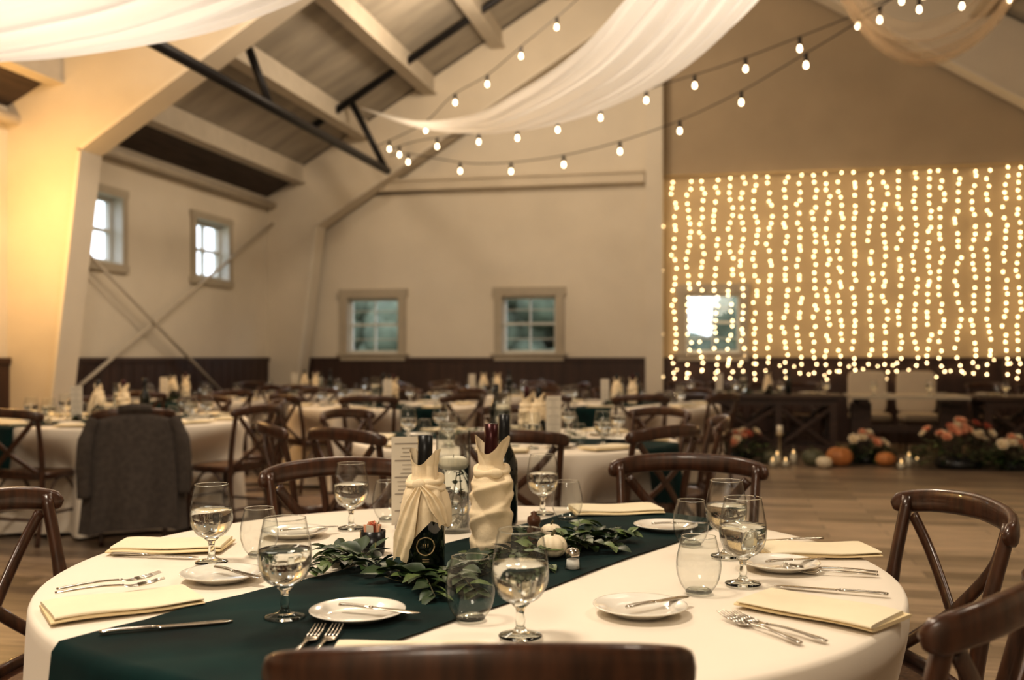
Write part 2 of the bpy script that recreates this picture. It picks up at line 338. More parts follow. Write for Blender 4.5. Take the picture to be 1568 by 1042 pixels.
# ---------------------------------------------------------------- outside
mb=MB(); mb.box(-60,60,-40,70,-0.5,-0.3); mb.obj('ground',[mat('grass',(0.09,0.12,0.05),0.9,var=0.3,vscale=0.5)])
mb=MB()
rt=random.Random(3)
for i in range(76):
    x=-34+i*0.75+rt.uniform(-0.4,0.4); h=(3.1 if x<-4 else 1.9)+rt.uniform(-0.5,0.5); y=34+rt.uniform(-2,3)
    mb.tube([(x,y,-0.4),(x,y,h)],0.12,seg=6,mt=1)
    for k in range(12): mb.ball((x+rt.uniform(-0.9,0.9),y+rt.uniform(-.8,.8),h*rt.uniform(0.1,1.1)),rt.uniform(0.5,1.0),0,7,5)
mb.obj('treeline',[mat('foliage',(0.085,0.105,0.07),0.9,var=0.3,vscale=2,col2=(0.16,0.185,0.13)),M_stem])

# ---------------------------------------------------------------- drapes
def drape(name,pts,wid,mats,folds=6,amp=0.05,nw=97,k=10,ph=0.0,tilt=0.0,droop_k=0.15):
    C=smooth_pts([T(*p) for p in pts],k); n=len(C); 
    W=[]
    for i in range(n):
        t=i/k; a=int(min(t,len(wid)-1)); bb=min(a+1,len(wid)-1); W.append(wid[a]*(1-(t-a))+wid[bb]*(t-a))
    sides=[]
    for i in range(n):
        t=C[min(i+1,n-1)]-C[max(i-1,0)]; t.z=0
        if t.length<0.05: sides.append(sides[-1] if sides else Vector((1,0,0)))
        else:
            t.normalize(); sides.append(Vector((-t.y,t.x,0)))
    mb=MB()
    def fn(a,b_):
        i=int(round(b_*(n-1))); w=W[i]; s=(a-0.5)
        tt=(C[min(i+1,n-1)]-C[max(i-1,0)]).normalized(); up=tt.cross(sides[i]); 
        if up.z<0: up=-up
        d=amp*min(1,w/0.5)*(math.sin(folds*2*math.pi*a+ph+1.3*math.sin(b_*5))+0.5*math.sin(folds*4.6*math.pi*a+b_*4+ph))
        droop=-droop_k*w*(1-(2*s)**2)
        return C[i]+sides[i]*(s*w)+up*(d+droop)+Vector((0,0,tilt*s*w))
    mb.grid(fn,nw,n); return mb.obj(name,mats)
drape('ceiling_drape',[(-2.10,14.0,4.70),(-1.08,12,4.02),(-0.22,10,3.56),(0.33,8.5,3.36),(0.82,7.45,3.38),(1.10,6.65,3.48),(1.26,6.05,3.64),(1.35,5.65,4.0),(1.42,5.45,4.9),(1.45,5.5,7.7)],
      [0.03,0.26,0.48,0.72,0.82,0.84,0.80,0.75,0.66,0.3],[M_drape],folds=5,amp=0.032)
drape('ceiling_drape',[(-5.5,6.3,3.75),(-4.6,6.0,3.32),(-3.16,5.5,3.05),(-2.06,5.0,3.01),(-1.477,4.7,3.05),(-0.926,4.4,3.15),(-0.5,4.2,3.34),(-0.09,4.0,3.9),(0.3,3.9,7.5)],
      [0.2,0.7,1.0,1.05,1.05,1.0,0.95,0.8,0.3],[M_drape],folds=5,amp=0.034,ph=1)
drape('sheer_drape',[(2.9,9.6,5.6),(3.2,9.3,4.6),(3.5,9.1,4.12),(3.85,8.9,4.08),(4.2,8.7,4.4),(4.55,8.5,5.4)],[0.3,0.8,1.0,1.0,0.8,0.3],[M_sheer],folds=5,amp=0.03)

# ---------------------------------------------------------------- string lights
def string_lights(pts,n_b):
    C=smooth_pts([T(*p) for p in pts],12); mb=MB(); mb.tube(C,0.006,seg=5,mt=0)
    L=[0]
    for i in range(1,len(C)): L.append(L[-1]+(C[i]-C[i-1]).length)
    for j in range(n_b):
        s=L[-1]*(j+0.4)/n_b; i=next(k for k in range(1,len(C)) if L[k]>=s); p=C[i-1].lerp(C[i],(s-L[i-1])/(L[i]-L[i-1]))
        mb.tube([p,p-Vector((0,0,0.085))],[0.018,0.02],seg=8,mt=0)
        M=Matrix.Translation(p-Vector((0,0,0.125)))
        mb.lathe([(0.001,-0.022),(0.013,-0.018),(0.020,-0.004),(0.020,0.010),(0.015,0.030),(0.010,0.045)],10,1,M)
    mb.obj('string_lights',[M_steel,M_bulb])
string_lights([(-1.70,14.0,4.03),(-1.43,13.8,4.02),(-.544,13.3,3.79),(.303,12.6,3.70),(1.066,11.9,3.72),(1.76,11.2,3.82),(2.33,10.5,3.97),(2.80,9.8,4.15),(3.20,9.2,4.32),(3.55,8.6,4.51)],9)
string_lights([(-1.75,14.0,4.1),(-1.245,13.6,4.157),(-.531,13.2,4.158),(.18,12.6,4.107),(.935,11.9,4.14),(1.57,11.3,4.25),(2.23,10.6,4.30),(2.876,9.8,4.377),(3.16,9.4,4.41),(3.465,9.0,4.48),(3.84,8.5,4.58)],12)
string_lights([(-1.913,14.0,4.15),(-1.21,13.6,4.38),(-.78,13.2,4.66),(-.313,12.7,4.79),(.174,12.2,5.05),(.723,11.6,5.33),(1.257,11,5.71),(1.9,10.3,6.3)],9)
string_lights([(3.01,9,4.8),(3.66,9.5,4.72),(4.03,10,4.80),(4.30,9,4.52),(4.5,8.5,4.46),(4.9,8,4.6)],6)
# fairy light curtain
mb=MB(); x=-0.93; rf=random.Random(5)
mb.tube([(-0.9,YB-0.09,3.88),(6.9,YB-0.09,3.88)],0.015,seg=8,mt=1)
while x<6.9:
    pts=[]; ph=rf.uniform(0,6)
    for j in range(28):
        z=3.82-j*0.108-rf.uniform(-0.03,0.03)
        if z<0.90: break
        xx=x+0.020*math.sin(j*0.8+ph)+rf.uniform(-0.026,0.026); yy=YB-0.070+rf.uniform(-0.015,0.015)
        pts.append((xx,yy,z)); mb.ball((xx,yy,z),0.0098,0,6,4)
    mb.tube([(x,YB-0.085,3.87)]+pts,0.002,seg=3,mt=1)
    x+=0.195+rf.uniform(-0.03,0.03)
x=-0.7
while x<6.8:
    z=1.05+0.06*math.sin(x*4)+rf.uniform(-0.08,0.08); mb.ball((x,YB-0.08,z),0.0080,0,6,4); x+=0.19+rf.uniform(-.03,.03)
mb.obj('fairy_light_curtain',[M_fairy,M_gold])

# ---------------------------------------------------------------- chair
def build_chair():
    mb=MB()
    for s in (-1,1):
        mb.tube(smooth_pts([(s*0.195,-0.235,0),(s*0.20,-0.20,0.25),(s*0.205,-0.20,0.46),(s*0.215,-0.225,0.65),(s*0.228,-0.275,0.86)],5),[0.016]*5+[0.018]*11+[0.016]*5,seg=10,up=(0,1,0))
        mb.tube([(s*0.185,0.195,0),(s*0.185,0.19,0.2),(s*0.185,0.18,0.45)],[0.014,0.018,0.02],seg=10,up=(0,1,0))
        mb.tube([(s*0.19,-0.2,0.20),(s*0.185,0.19,0.20)],0.010,seg=8)
        mb.tube(smooth_pts([(s*0.2,-0.19,0.26),(s*0.198,-0.08,0.40),(s*0.19,0.0,0.43),(s*0.185,0.08,0.40),(s*0.183,0.18,0.26)],5),0.009,seg=8)
        mb.tube(smooth_pts([(s*0.20,-0.275,0.815),(s*0.13,-0.285,0.73),(0.0,-0.268,0.61),(-s*0.10,-0.235,0.53),(-s*0.17,-0.205,0.475)],5),0.017,0.0065,seg=8,up=(0,1,0.15),sq=0.6)
    mb.tube([(-0.19,-0.215,0.17),(0.19,-0.215,0.17)],0.010,seg=8); mb.tube([(-0.185,0.19,0.24),(0.185,0.19,0.24)],0.010,seg=8)
    P=smooth_pts([(-0.258,-0.245,0.832),(-0.235,-0.278,0.846),(-0.15,-0.315,0.860),(0,-0.333,0.867),(0.15,-0.315,0.860),(0.235,-0.278,0.846),(0.258,-0.245,0.832)],5)
    n=len(P); rz=[0.031-0.007*abs(2*i/(n-1)-1)**3 for i in range(n)]
    rz[0]=rz[-1]=0.010; rz[1]=rz[-2]=0.017; rz[2]=rz[-3]=0.021
    rx=[0.0135]*n; rx[0]=rx[-1]=0.006; rx[1]=rx[-2]=0.011
    mb.tube(P,rx,rz,seg=14,sq=0.75)
    mb.tube([(-0.2,-0.2,0.475),(0,-0.215,0.478),(0.2,-0.2,0.475)],0.01,0.018,seg=8,sq=0.7)
    def outline(a,k):
        c,s_=math.cos(a),math.sin(a); c=math.copysign(abs(c)**0.55,c); s_=math.copysign(abs(s_)**0.55,s_)
        w=0.215+0.012*s_; return (w*k*c,-0.005+0.205*k*s_)
    seg=36; vs=[];fs=[]
    rings=[(0.94,0.425,0),(1.0,0.435,0),(1.0,0.462,0),(0.97,0.470,0),(0.86,0.468,0)]
    for k,z,_ in rings:
        for i in range(seg): x,y=outline(2*math.pi*i/seg,k); vs.append((x,y,z))
    for j in range(len(rings)-1):
        for i in range(seg):
            i2=(i+1)%seg; fs.append((j*seg+i,j*seg+i2,(j+1)*seg+i2,(j+1)*seg+i))
    fs.append(tuple(range(seg-1,-1,-1))); mb.add(vs,fs,0)
    vs=[];
    for k,z in ((0.86,0.468),(0.5,0.464),(0.05,0.462)):
        for i in range(seg): x,y=outline(2*math.pi*i/seg,k); vs.append((x,y,z))
    fs=[(j*seg+i,j*seg+(i+1)%seg,(j+1)*seg+(i+1)%seg,(j+1)*seg+i) for j in range(2) for i in range(seg)]
    fs.append(tuple(2*seg+i for i in range(seg))); mb.add(vs,fs,1)
    return mb.mesh('dining_chair',[M_wood,M_cane])
CH=build_chair()
def chair_at(cu,cv,phi,r=1.17,face=None):
    p=math.radians(phi); f=math.radians(face if face is not None else phi)
    u=cu+r*math.cos(p)-0.33*math.cos(f); v=cv+r*math.sin(p)-0.33*math.sin(f)
    return placeT(CH,'dining_chair',u,v,0,math.degrees(f)+90)

# ---------------------------------------------------------------- tables
R=0.915
def cloth_mesh(dents,dd=0.24,seed=1,dw=0.30):
    rr=random.Random(seed); mb=MB(); seg=260
    am=[rr.uniform(0.5,1.3) for _ in range(12)]
    def rad(a,t):
        w=sum(am[k]*math.cos((9+2*k)*a+am[k+3]*9) for k in range(6))/3.2
        r=R+0.012+0.05*t+ (0.006+0.045*t)*w*sstep(0.0,0.5,t)
        for d in dents:
            da=(a-d+math.pi)%(2*math.pi)-math.pi
            r-=dd*math.exp(-(da/dw)**4)*sstep(0.03,0.4,t)
        return r
    def fn(a_,b_):
        a=2*math.pi*a_
        if b_<0.3: k=b_/0.3; r=R*k; return (r*math.cos(a),r*math.sin(a),0.75)
        t=(b_-0.3)/0.7
        if t<0.06:
            q=t/0.06*math.pi/2; r=R+0.012*math.sin(q); z=0.75-0.012*(1-math.cos(q))
        else:
            tt=(t-0.06)/0.94; r=rad(a,tt); z=0.738-tt*0.715
        return (r*math.cos(a),r*math.sin(a),z)
    mb.grid(fn,seg,60,0,True)
    mb.lathe([(0.05,0.0),(0.25,0.02),(0.05,0.06),(0.04,0.70),(R-0.04,0.715),(R-0.04,0.742)],24,1)
    return mb.mesh('round_banquet_table',[M_cloth,M_farm])
def runner_mesh(half=0.235,zt=0.7525,drop=0.30,off=0.0):
    mb=MB()
    def fn(a_,b_):
        w=(a_-0.5)*2*half+off; se=math.sqrt(R*R-w*w)+0.012; S=se+drop; s=(b_*2-1)*S
        rip=0.0024*math.sin(s*14+w*20)*math.sin(w*9+s*5)
        if abs(s)<se: return (s,w+0.004*math.sin(s*9),zt+0.0015+abs(rip))
        e=abs(s)-se; g=math.copysign(1,s)
        return (g*(se+0.008+0.12*e+0.012*math.sin(w*30)*min(1,e*5)),w*(1+0.1*e),zt-e)
    mb.grid(fn,41,161,0); return mb.mesh('table_runner',[M_run])
RUN=runner_mesh()
TU,TV=-0.085,2.31
L=[(-87.5,1.15,None),(-41.5,1.18,None),(5.5,1.21,None),(59,1.34,78),(116.5,1.12,None),(173,1.25,None)]
for a,r,f in L: chair_at(TU,TV,a,r,f)
placeT(cloth_mesh([math.radians(a) for a,_,_ in L],0.27,1,0.33),'round_banquet_table',TU,TV)
placeT(runner_mesh(off=-0.035),'table_runner',TU,TV,0,56)

# ---------------------------------------------------------------- tableware meshes
def goblet():
    mb=MB()
    mb.lathe([(0.0001,0.0),(0.036,0.0),(0.0375,0.002),(0.034,0.0045),(0.012,0.010),(0.007,0.018),(0.0085,0.028),(0.0065,0.038),(0.008,0.048),(0.016,0.056),(0.0001,0.0575)],36,0)
    bowl=[(0.008,0.0555),(0.022,0.060),(0.036,0.070),(0.0455,0.088),(0.0485,0.108),(0.047,0.130),(0.042,0.158),(0.0375,0.180)]
    B=[(p.x,p.z) for p in smooth_pts([(r,0,z) for r,z in bowl],3)]
    mb.lathe(B,40,1); mb.tube([(0.0375*math.cos(a*math.pi/20),0.0375*math.sin(a*math.pi/20),0.180) for a in range(41)],0.0009,seg=5,mt=0)
    W=[(max(0.0001,r-0.0015),z+0.0015) for r,z in B if z<0.128]; W=[(0.0001,W[0][1])]+W+[(W[-1][0]-0.0005,W[-1][1]+0.0005),(0.0001,W[-1][1]+0.0005)]
    mb.lathe(W,40,2)
    me=mb.mesh('water_goblet',[M_sglass,M_glass,M_water]); recalc(me); return me
def stemless():
    mb=MB()
    P=[(0.0001,0.002),(0.02,0.001),(0.027,0.004),(0.038,0.02),(0.0445,0.045),(0.044,0.068),(0.039,0.092),(0.034,0.112)]
    B=[(p.x,p.z) for p in smooth_pts([(r,0,z) for r,z in P],3)]
    mb.lathe(B,40,0); mb.lathe([(0.0001,0.0),(0.026,0.0),(0.027,0.004),(0.02,0.008),(0.0001,0.009)],32,1)
    mb.tube([(0.034*math.cos(a*math.pi/20),0.034*math.sin(a*math.pi/20),0.112) for a in range(41)],0.0009,seg=5,mt=1)
    return mb.mesh('stemless_wine_glass',[M_glass,M_sglass])
def plate():
    mb=MB(); mb.lathe([(0.0001,0.004),(0.05,0.004),(0.058,0.006),(0.066,0.011),(0.084,0.016),(0.087,0.0165),(0.0875,0.015),(0.084,0.013),(0.066,0.007),(0.055,0.0),(0.0001,0.0)],48)
    return mb.mesh('bread_plate',[M_porc])
def knife(L=0.22,butter=False):
    mb=MB()
    mb.tube(smooth_pts([(0,0,0.006),(0.03,0,0.007),(L*0.42,0,0.006)],4),[0.004]+[0.0075]*3+[0.0065]*4+[0.0045],[0.003]*9,seg=10)
    mb.tube(smooth_pts([(L*0.42,0,0.006),(L*0.55,0.001,0.005),(L*0.85,0.002,0.004),(L,0.004,0.003)],4),[0.0045]+[0.009]*5+[0.0105]*4+[0.009,0.006,0.002],[0.0012]*13,seg=10)
    return mb.mesh('butter_knife' if butter else 'dinner_knife',[M_silver])
def fork(L=0.2):
    mb=MB()
    mb.tube(smooth_pts([(0,0,0.004),(0.03,0,0.006),(L*0.4,0,0.008),(L*0.62,0,0.006)],4),[0.006]*2+[0.0075]*3+[0.005]*4+[0.003]*4,[0.0022]*13,seg=8)
    mb.tube(smooth_pts([(L*0.6,0,0.006),(L*0.68,0,0.003),(L*0.76,0,0.004)],4),[0.003,0.005,0.009,0.011,0.012,0.012,0.012,0.012,0.012],[0.0012]*9,seg=10)
    for k in (-1.5,-0.5,0.5,1.5):
        mb.tube([(L*0.75,k*0.0062,0.004),(L*0.88,k*0.0064,0.007),(L,k*0.006,0.013)],[0.002,0.0018,0.0008],seg=6)
    return mb.mesh('dinner_fork',[M_silver])
def napkin(Lx=0.27,Ly=0.155,seed=0):
    rr=random.Random(seed); mb=MB(); NL=2
    for k in range(NL):
        z0=0.001+k*0.0075; a=rr.uniform(-0.006,0.006); sk=rr.uniform(-0.04,0.04)
        def fn(p,q):
            an=2*math.pi*q; y=math.copysign(abs(math.cos(an))**0.30,math.cos(an))*(Ly/2-0.005*k); zz=0.0045+math.copysign(abs(math.sin(an))**0.7,math.sin(an))*0.0042*(1+0.25*math.sin(p*5+seed+k))
            x=(p-0.5)*(Lx-0.008*k)
            return (x+y*sk,y+a+0.003*math.sin(p*6+seed*2+k),z0+zz*(1-0.25*abs(2*p-1)**6)+0.0015*math.sin(p*7+seed))
        mb.grid(lambda i,j:fn(i,j),20,33,0 if k==NL-1 else 1)
        for e in (0,1):
            vs=[fn(e,j/32) for j in range(32)]; mb.add(vs,[tuple(range(32))],0 if k==NL-1 else 1,False)
    return mb.mesh('folded_napkin',[M_nap,M_napd])
GOB,STM,PLT,KNF,BKN,FRK=goblet(),stemless(),plate(),knife(),knife(0.16,True),fork()
NAPS=[napkin(seed=i) for i in range(3)]
ZT=0.7515
def on(me,name,u,v,rot=0,z=ZT,s=1.0): return placeT(me,name,u,v,z,rot,s)
def along(me,name,u0,v0,u1,v1,L,z=ZT+0.001):
    return on(me,name,u0,v0,math.degrees(math.atan2(v1-v0,u1-u0)),z)
for u,v in ((-.69,2.31),(-.412,1.824),(.014,1.70),(-.443,2.77),(.092,3.02),(.480,2.09),(.507,2.38)): on(GOB,'water_goblet',u,v,random.uniform(0,90),ZT+0.003)
for u,v in ((-.603,2.40),(-.075,1.815),(.375,2.02),(.160,2.92),(-.36,2.92),(.45,2.53)): on(STM,'stemless_wine_glass',u,v,0,ZT+0.003)
plates=[(-.28,1.824,-20),(.237,1.86,35),(-.617,2.14,-40),(.42,2.75,10),(.60,2.25,20),(-.575,2.66,30)]
for u,v,a in plates:
    on(PLT,'bread_plate',u,v,0,ZT+0.003)
    r_=math.radians(a); on(BKN,'butter_knife',u-0.06*math.cos(r_)+0.02,v-0.06*math.sin(r_),a,ZT+0.0155)
along(FRK,'dinner_fork',-.885,1.955,-.72,2.08,0.2,ZT+0.020)
along(FRK,'dinner_fork',-.875,1.925,-.67,2.03,0.2,ZT+0.020)
along(FRK,'dinner_fork',.475,1.655,.365,1.86,0.2); along(FRK,'dinner_fork',.52,1.665,.385,1.85,0.2)
along(FRK,'dinner_fork',.80,2.20,.62,2.25,0.2,ZT+0.001); along(FRK,'dinner_fork',.79,2.17,.61,2.21,0.2,ZT+0.001)
along(FRK,'dinner_fork',-.315,1.53,-.30,1.72,0.2,ZT+0.004); along(FRK,'dinner_fork',-.345,1.53,-.33,1.72,0.2,ZT+0.004)
along(KNF,'dinner_knife',-.70,1.705,-.492,1.788,0.22,ZT+0.003)
along(KNF,'dinner_knife',.743,1.985,.551,2.07,0.22)
along(KNF,'dinner_knife',-.955,2.40,-.743,2.363,0.22)
along(KNF,'dinner_knife',.805,2.60,.60,2.57,0.22)
along(KNF,'dinner_knife',.065,1.46,.020,1.65,0.22)
for i,(u,v,a) in enumerate([(-.735,1.90,33),(-.84,2.49,3),(.57,1.86,-44),(.735,2.43,2),(.315,3.06,8),(-.15,1.56,-3)]):
    o=on(NAPS[i%3],'folded_napkin',u,v,a,ZT+(0.002 if i!=4 else 0.004))
# ---- centrepiece
def bottle(mb,h=0.30,r=0.043,foil=1,M=None):
    s=h/0.30
    P=[(0.0001,0.004),(r*0.9,0.0),(r,0.006),(r,0.15*s),(r*0.97,0.17*s),(r*0.75,0.195*s),(r*0.48,0.215*s),(0.0155,0.235*s),(0.0145,0.29*s),(0.016,0.291*s),(0.016,0.299*s),(0.012,0.30*s),(0.0001,0.30*s)]
    mb.lathe(P,36,0,M); mb.lathe([(0.0165,0.232*s),(0.0158,0.26*s),(0.0165,0.3*s),(0.0001,0.3015*s)],24,foil,M)
def wrapc(mb,mt,prof,low,high,fold,seg=150,nz=60):
    def pr(z):
        for i in range(len(prof)-1):
            if z<=prof[i+1][1]:
                a,b_=prof[i],prof[i+1]; t=max(0,(z-a[1])/(b_[1]-a[1])); return a[0]*(1-t)+b_[0]*t
        return prof[-1][0]
    def fn(a_,b_):
        th=2*math.pi*a_; z=low(th)*(1-b_)+high(th)*b_
        r=pr(z)+fold(th,z); return (r*math.cos(th),r*math.sin(th),z)
    mb.grid(fn,seg,nz,mt,True)
def ridge(x): 
    x=x/(2*math.pi); x=x-math.floor(x); return 1-abs(2*x-1)**1.6*2
def ringt(mb,r,z0,tilt,ph,rt,mt=2):
    mb.tube([(r*math.cos(a*math.pi/24),r*math.sin(a*math.pi/24),z0+tilt*math.sin(a*math.pi/24+ph)+0.002*math.sin(3*a*math.pi/24)) for a in range(49)],[rt*(1+0.2*math.sin(a*0.7)) for a in range(49)],seg=9,mt=mt)
def tail(mb,pts,ws,mt=2):
    P=[Vector(p) for p in pts]; n=len(P)
    def fn(a_,b_):
        f=b_*(n-1); i=min(int(f),n-2); t=f-i; c=P[i].lerp(P[i+1],t); w=ws[i]*(1-t)+ws[i+1]*t
        out=Vector((c.x,c.y,0)).normalized(); sd=Vector((-out.y,out.x,0)); s=a_*2-1
        return c+sd*s*w+out*(0.0035*math.sin(s*7+b_*3)*min(1,w/0.01)-0.010*s*s*(w/0.03))+Vector((0,0,-0.012*(s*s) if b_>0.9 else 0))
    mb.grid(fn,25,30,mt)
def wrapped_bottle(kind):
    mb=MB(); bottle(mb,0.30,0.043 if kind==0 else 0.037,1)
    if kind==0:
        wrapc(mb,2,[(0.058,0.02),(0.056,0.10),(0.052,0.15),(0.046,0.175),(0.037,0.195),(0.028,0.212),(0.026,0.235),(0.034,0.275)],
            lambda t:0.080+0.030*math.cos(t-0.4)+0.045*max(0,-math.sin(t-0.15))**2-0.01*abs(math.sin(2.5*t)),
            lambda t:0.238+0.034*abs(math.cos(t+0.5))**2.5,
            lambda t,z:(0.0030*ridge(8*t+22*z)+0.0022*math.sin(5*t-30*z))*min(1,0.25+abs(z-0.208)*22))
        ringt(mb,0.034,0.203,0.006,0.5,0.0080); ringt(mb,0.038,0.192,-0.006,1.5,0.0065)
        mb.ball((-0.010,-0.040,0.197),0.013,2,14,10,(1.15,0.75,1.0))
        tail(mb,[(-0.010,-0.047,0.195),(-0.024,-0.055,0.165),(-0.036,-0.058,0.125),(-0.047,-0.055,0.085),(-0.056,-0.048,0.045)],[0.007,0.016,0.024,0.030,0.022])
        tail(mb,[(-0.006,-0.047,0.197),(0.016,-0.054,0.175),(0.034,-0.050,0.145),(0.046,-0.040,0.115)],[0.007,0.014,0.020,0.012])
        def cp(a,z,r=0.0438): return (r*math.sin(a),-r*math.cos(a),z)
        mb.tube([cp(0.10+0.44*math.cos(k*math.pi/16),0.066+0.0190*math.sin(k*math.pi/16)) for k in range(33)],0.0016,seg=5,mt=3)
        for da,dz in ((-0.12,0.003),(0.0,0.003),(0.12,0.003)): mb.tube([cp(0.10+da,0.061+dz),cp(0.10+da,0.069+dz)],0.0012,seg=5,mt=3)
        for zz in (0.038,0.033): mb.tube([cp(-0.07+k*0.05,zz) for k in range(8)],0.0007,seg=5,mt=3)
    else:
        def creases(t,z):
            d=(0.0030*ridge(3*t+60*z)+0.0018*math.sin(5*t-45*z))*min(1,0.3+abs(z-0.203)*22)
            for z0,A,ph,hh in ((0.172,0.014,0.8,0.006),(0.148,0.018,2.2,0.0065),(0.115,0.022,1.0,0.0055),(0.075,0.026,2.6,0.005),(0.040,0.020,0.6,0.004)):
                q=(z-(z0+A*math.sin(t+ph)))/0.0065; d+=hh*(math.exp(-q*q) if q>0 else math.exp(-(q*0.45)**2))
            return d
        wrapc(mb,2,[(0.045,0.0),(0.045,0.10),(0.044,0.15),(0.042,0.172),(0.035,0.190),(0.028,0.205),(0.030,0.222),(0.042,0.275)],
            lambda t:0.004, lambda t:0.232+0.042*abs(math.cos(t+0.35))**2.2,creases,160,90)
        ringt(mb,0.036,0.192,0.006,0.3,0.0085)
        mb.ball((0.012,-0.038,0.188),0.012,2,14,10,(1.3,0.7,1.0))
    return mb.mesh('napkin_wrapped_bottle',[M_bottle,M_foilr if kind else M_foilk,M_wrap,M_gold])
WB0,WB1=wrapped_bottle(0),wrapped_bottle(1)
mb=MB(); bottle(mb,0.31,0.038,1); BOT=mb.mesh('wine_bottle',[M_bottle,M_foilk])
on(WB0,'napkin_wrapped_bottle',-.189,2.19,0,0.756); on(WB1,'napkin_wrapped_bottle',-.050,2.43,0,0.756,1.03); on(BOT,'wine_bottle',-.022,2.84,0,0.7545)
def vase():
    mb=MB(); r=0.047; h=0.27
    mb.lathe([(0.0001,0.001),(r,0.001),(r,h)],40,0); mb.lathe([(0.0001,0.008),(r-0.003,0.008),(r-0.003,h)],40,0)
    mb.tube([(r*math.cos(a*math.pi/20),r*math.sin(a*math.pi/20),h) for a in range(41)],0.0016,seg=5,mt=0)
    mb.lathe([(0.0001,0.012),(r-0.004,0.012),(r-0.004,0.178),(0.0001,0.178)],40,1)
    mb.lathe([(0.0001,0.165),(0.032,0.165),(0.037,0.172),(0.037,0.195),(0.030,0.200),(0.0001,0.198)],32,2)
    mb.tube([(0,0,0.198),(0.001,0,0.207)],0.001,seg=5,mt=4)
    rr=random.Random(2)
    for k in range(3):
        a=k*2.1; base=Vector((0.02*math.cos(a),0.02*math.sin(a),0.015)); top=Vector((0.02*math.cos(a+1),0.02*math.sin(a+1),0.155)); mb.tube([base,top],0.0012,seg=5,mt=4)
        for j in range(7):
            p=base.lerp(top,(j+0.5)/7); b_=rr.uniform(0,6.28); mb.leaf(p,(math.cos(b_),math.sin(b_),0.5),(0,0,1),0.022,0.014,3)
    return mb.mesh('glass_cylinder_vase',[M_glass,M_water,M_wax,M_leaf,M_stem])
VAS=vase(); on(VAS,'glass_cylinder_vase',-.160,2.74,0,0.7545)
def card():
    mb=MB(); mb.box(-0.042,0.042,-0.001,0.001,0.012,0.255,0)
    rr=random.Random(4)
    for i in range(17):
        z=0.235-i*0.0115; w=rr.uniform(0.010,0.028) if i%4 else 0.033
        mb.box(-w,w,-0.0016,-0.0011,z-0.0010,z+(0.0008 if i%4 else 0.0022),1)
    mb.box(-0.03,0.03,-0.018,0.018,0.0,0.014,2)
    return mb.mesh('menu_card',[M_card,M_ink,M_mill])
CRD=card(); on(CRD,'menu_card',-.290,2.77,14,0.7525)
mb=MB(); mb.lathe([(0.0001,0),(0.026,0.0),(0.029,0.01),(0.031,0.058),(0.028,0.058),(0.026,0.012),(0.0001,0.01)],32,0)
rr=random.Random(8)
for k in range(12):
    a=rr.uniform(0,6.28); q=rr.uniform(0,0.016); M=Matrix.Translation((q*math.cos(a),q*math.sin(a),0.02))@Matrix.Rotation(rr.uniform(0,3.1),4,'Z')@Matrix.Rotation(rr.uniform(-0.35,0.35),4,'Y')
    mb.box(-0.010,0.010,-0.0012,0.0012,0,rr.uniform(0.050,0.062),1+k%3,M)
on(mb.mesh('sugar_packet_cup',[M_black,M_fl1,M_card,M_fl3]),'sugar_packet_cup',-.335,2.42)
def pumpkin(r,mt):
    mb=MB(); P=[]
    for j in range(15):
        p=-math.pi/2+math.pi*j/14; P.append((max(0.0001,r*math.cos(p)**0.8*(1.0)) if j not in(0,14) else 0.0001,r*0.72+r*0.72*math.sin(p)-(0.12*r if j==14 else 0)))
    mb.lathe(P,60,0,rib=lambda a:1-0.09*abs(math.cos(4.5*a))**4)
    mb.tube(smooth_pts([(0,0,r*1.25),(0.02*r,0,r*1.5),(0.2*r,0,r*1.75)],4),[r*0.16,r*.13,r*.11,r*.1,r*.1,r*.1,r*.1,r*.1,r*.12],seg=7,mt=1)
    return mb.mesh('pumpkin',[mt,M_stem])
PW=pumpkin(0.036,M_pumpw); on(PW,'mini_pumpkin',.094,2.35,0,ZT+0.008); on(pumpkin(0.028,M_pumpw),'mini_pumpkin',.10,2.56,0,ZT+0.01)
mb=MB(); mb.lathe([(0.0001,0),(0.017,0),(0.019,0.004),(0.015,0.03),(0.014,0.034)],24,0); mb.lathe([(0.0001,0.003),(0.0155,0.004),(0.0135,0.024),(0.0001,0.025)],20,2); mb.lathe([(0.0155,0.032),(0.0155,0.042),(0.010,0.048),(0.0001,0.05)],24,1)
SHK=mb.mesh('salt_shaker',[M_glass,M_silver,M_salt]); on(SHK,'salt_shaker',.135,2.235,0,ZT+0.002)
mb=MB(); mb.lathe([(0.0001,0),(0.02,0),(0.021,0.006),(0.015,0.02),(0.018,0.04),(0.013,0.052),(0.017,0.06),(0.016,0.072),(0.006,0.078),(0.008,0.084),(0.0001,0.088)],28,0)
MIL=mb.mesh('pepper_mill',[M_mill]); on(MIL,'pepper_mill',.055,2.52,0,ZT+0.002)
def garland(pts,n,seed,spread=0.07,L=0.050,zb=0.006):
    rr=random.Random(seed); mb=MB(); C=smooth_pts(pts,10); mb.tube(C,0.0022,seg=5,mt=2)
    for i in range(n):
        p=C[rr.randrange(len(C))]; a=rr.uniform(0,6.28); q=Vector((math.cos(a),math.sin(a),0))
        s=p+q*rr.uniform(0,spread)*0.6+Vector((0,0,zb+rr.uniform(0,0.03)))
        e=rr.uniform(-0.1,0.6); dd=Vector((math.cos(a+rr.uniform(-.6,.6)),math.sin(a+rr.uniform(-.6,.6)),e))
        nn=Vector((rr.uniform(-.5,.5),rr.uniform(-.5,.5),1)); l=L*rr.uniform(0.65,1.2)
        if rr.random()<0.25: mb.tube([p,s],0.0012,seg=4,mt=2)
        mb.leaf(s,dd,nn,l,l*rr.uniform(0.5,0.72),1 if rr.random()<0.22 else 0,rr.uniform(0,0.35))
    return mb
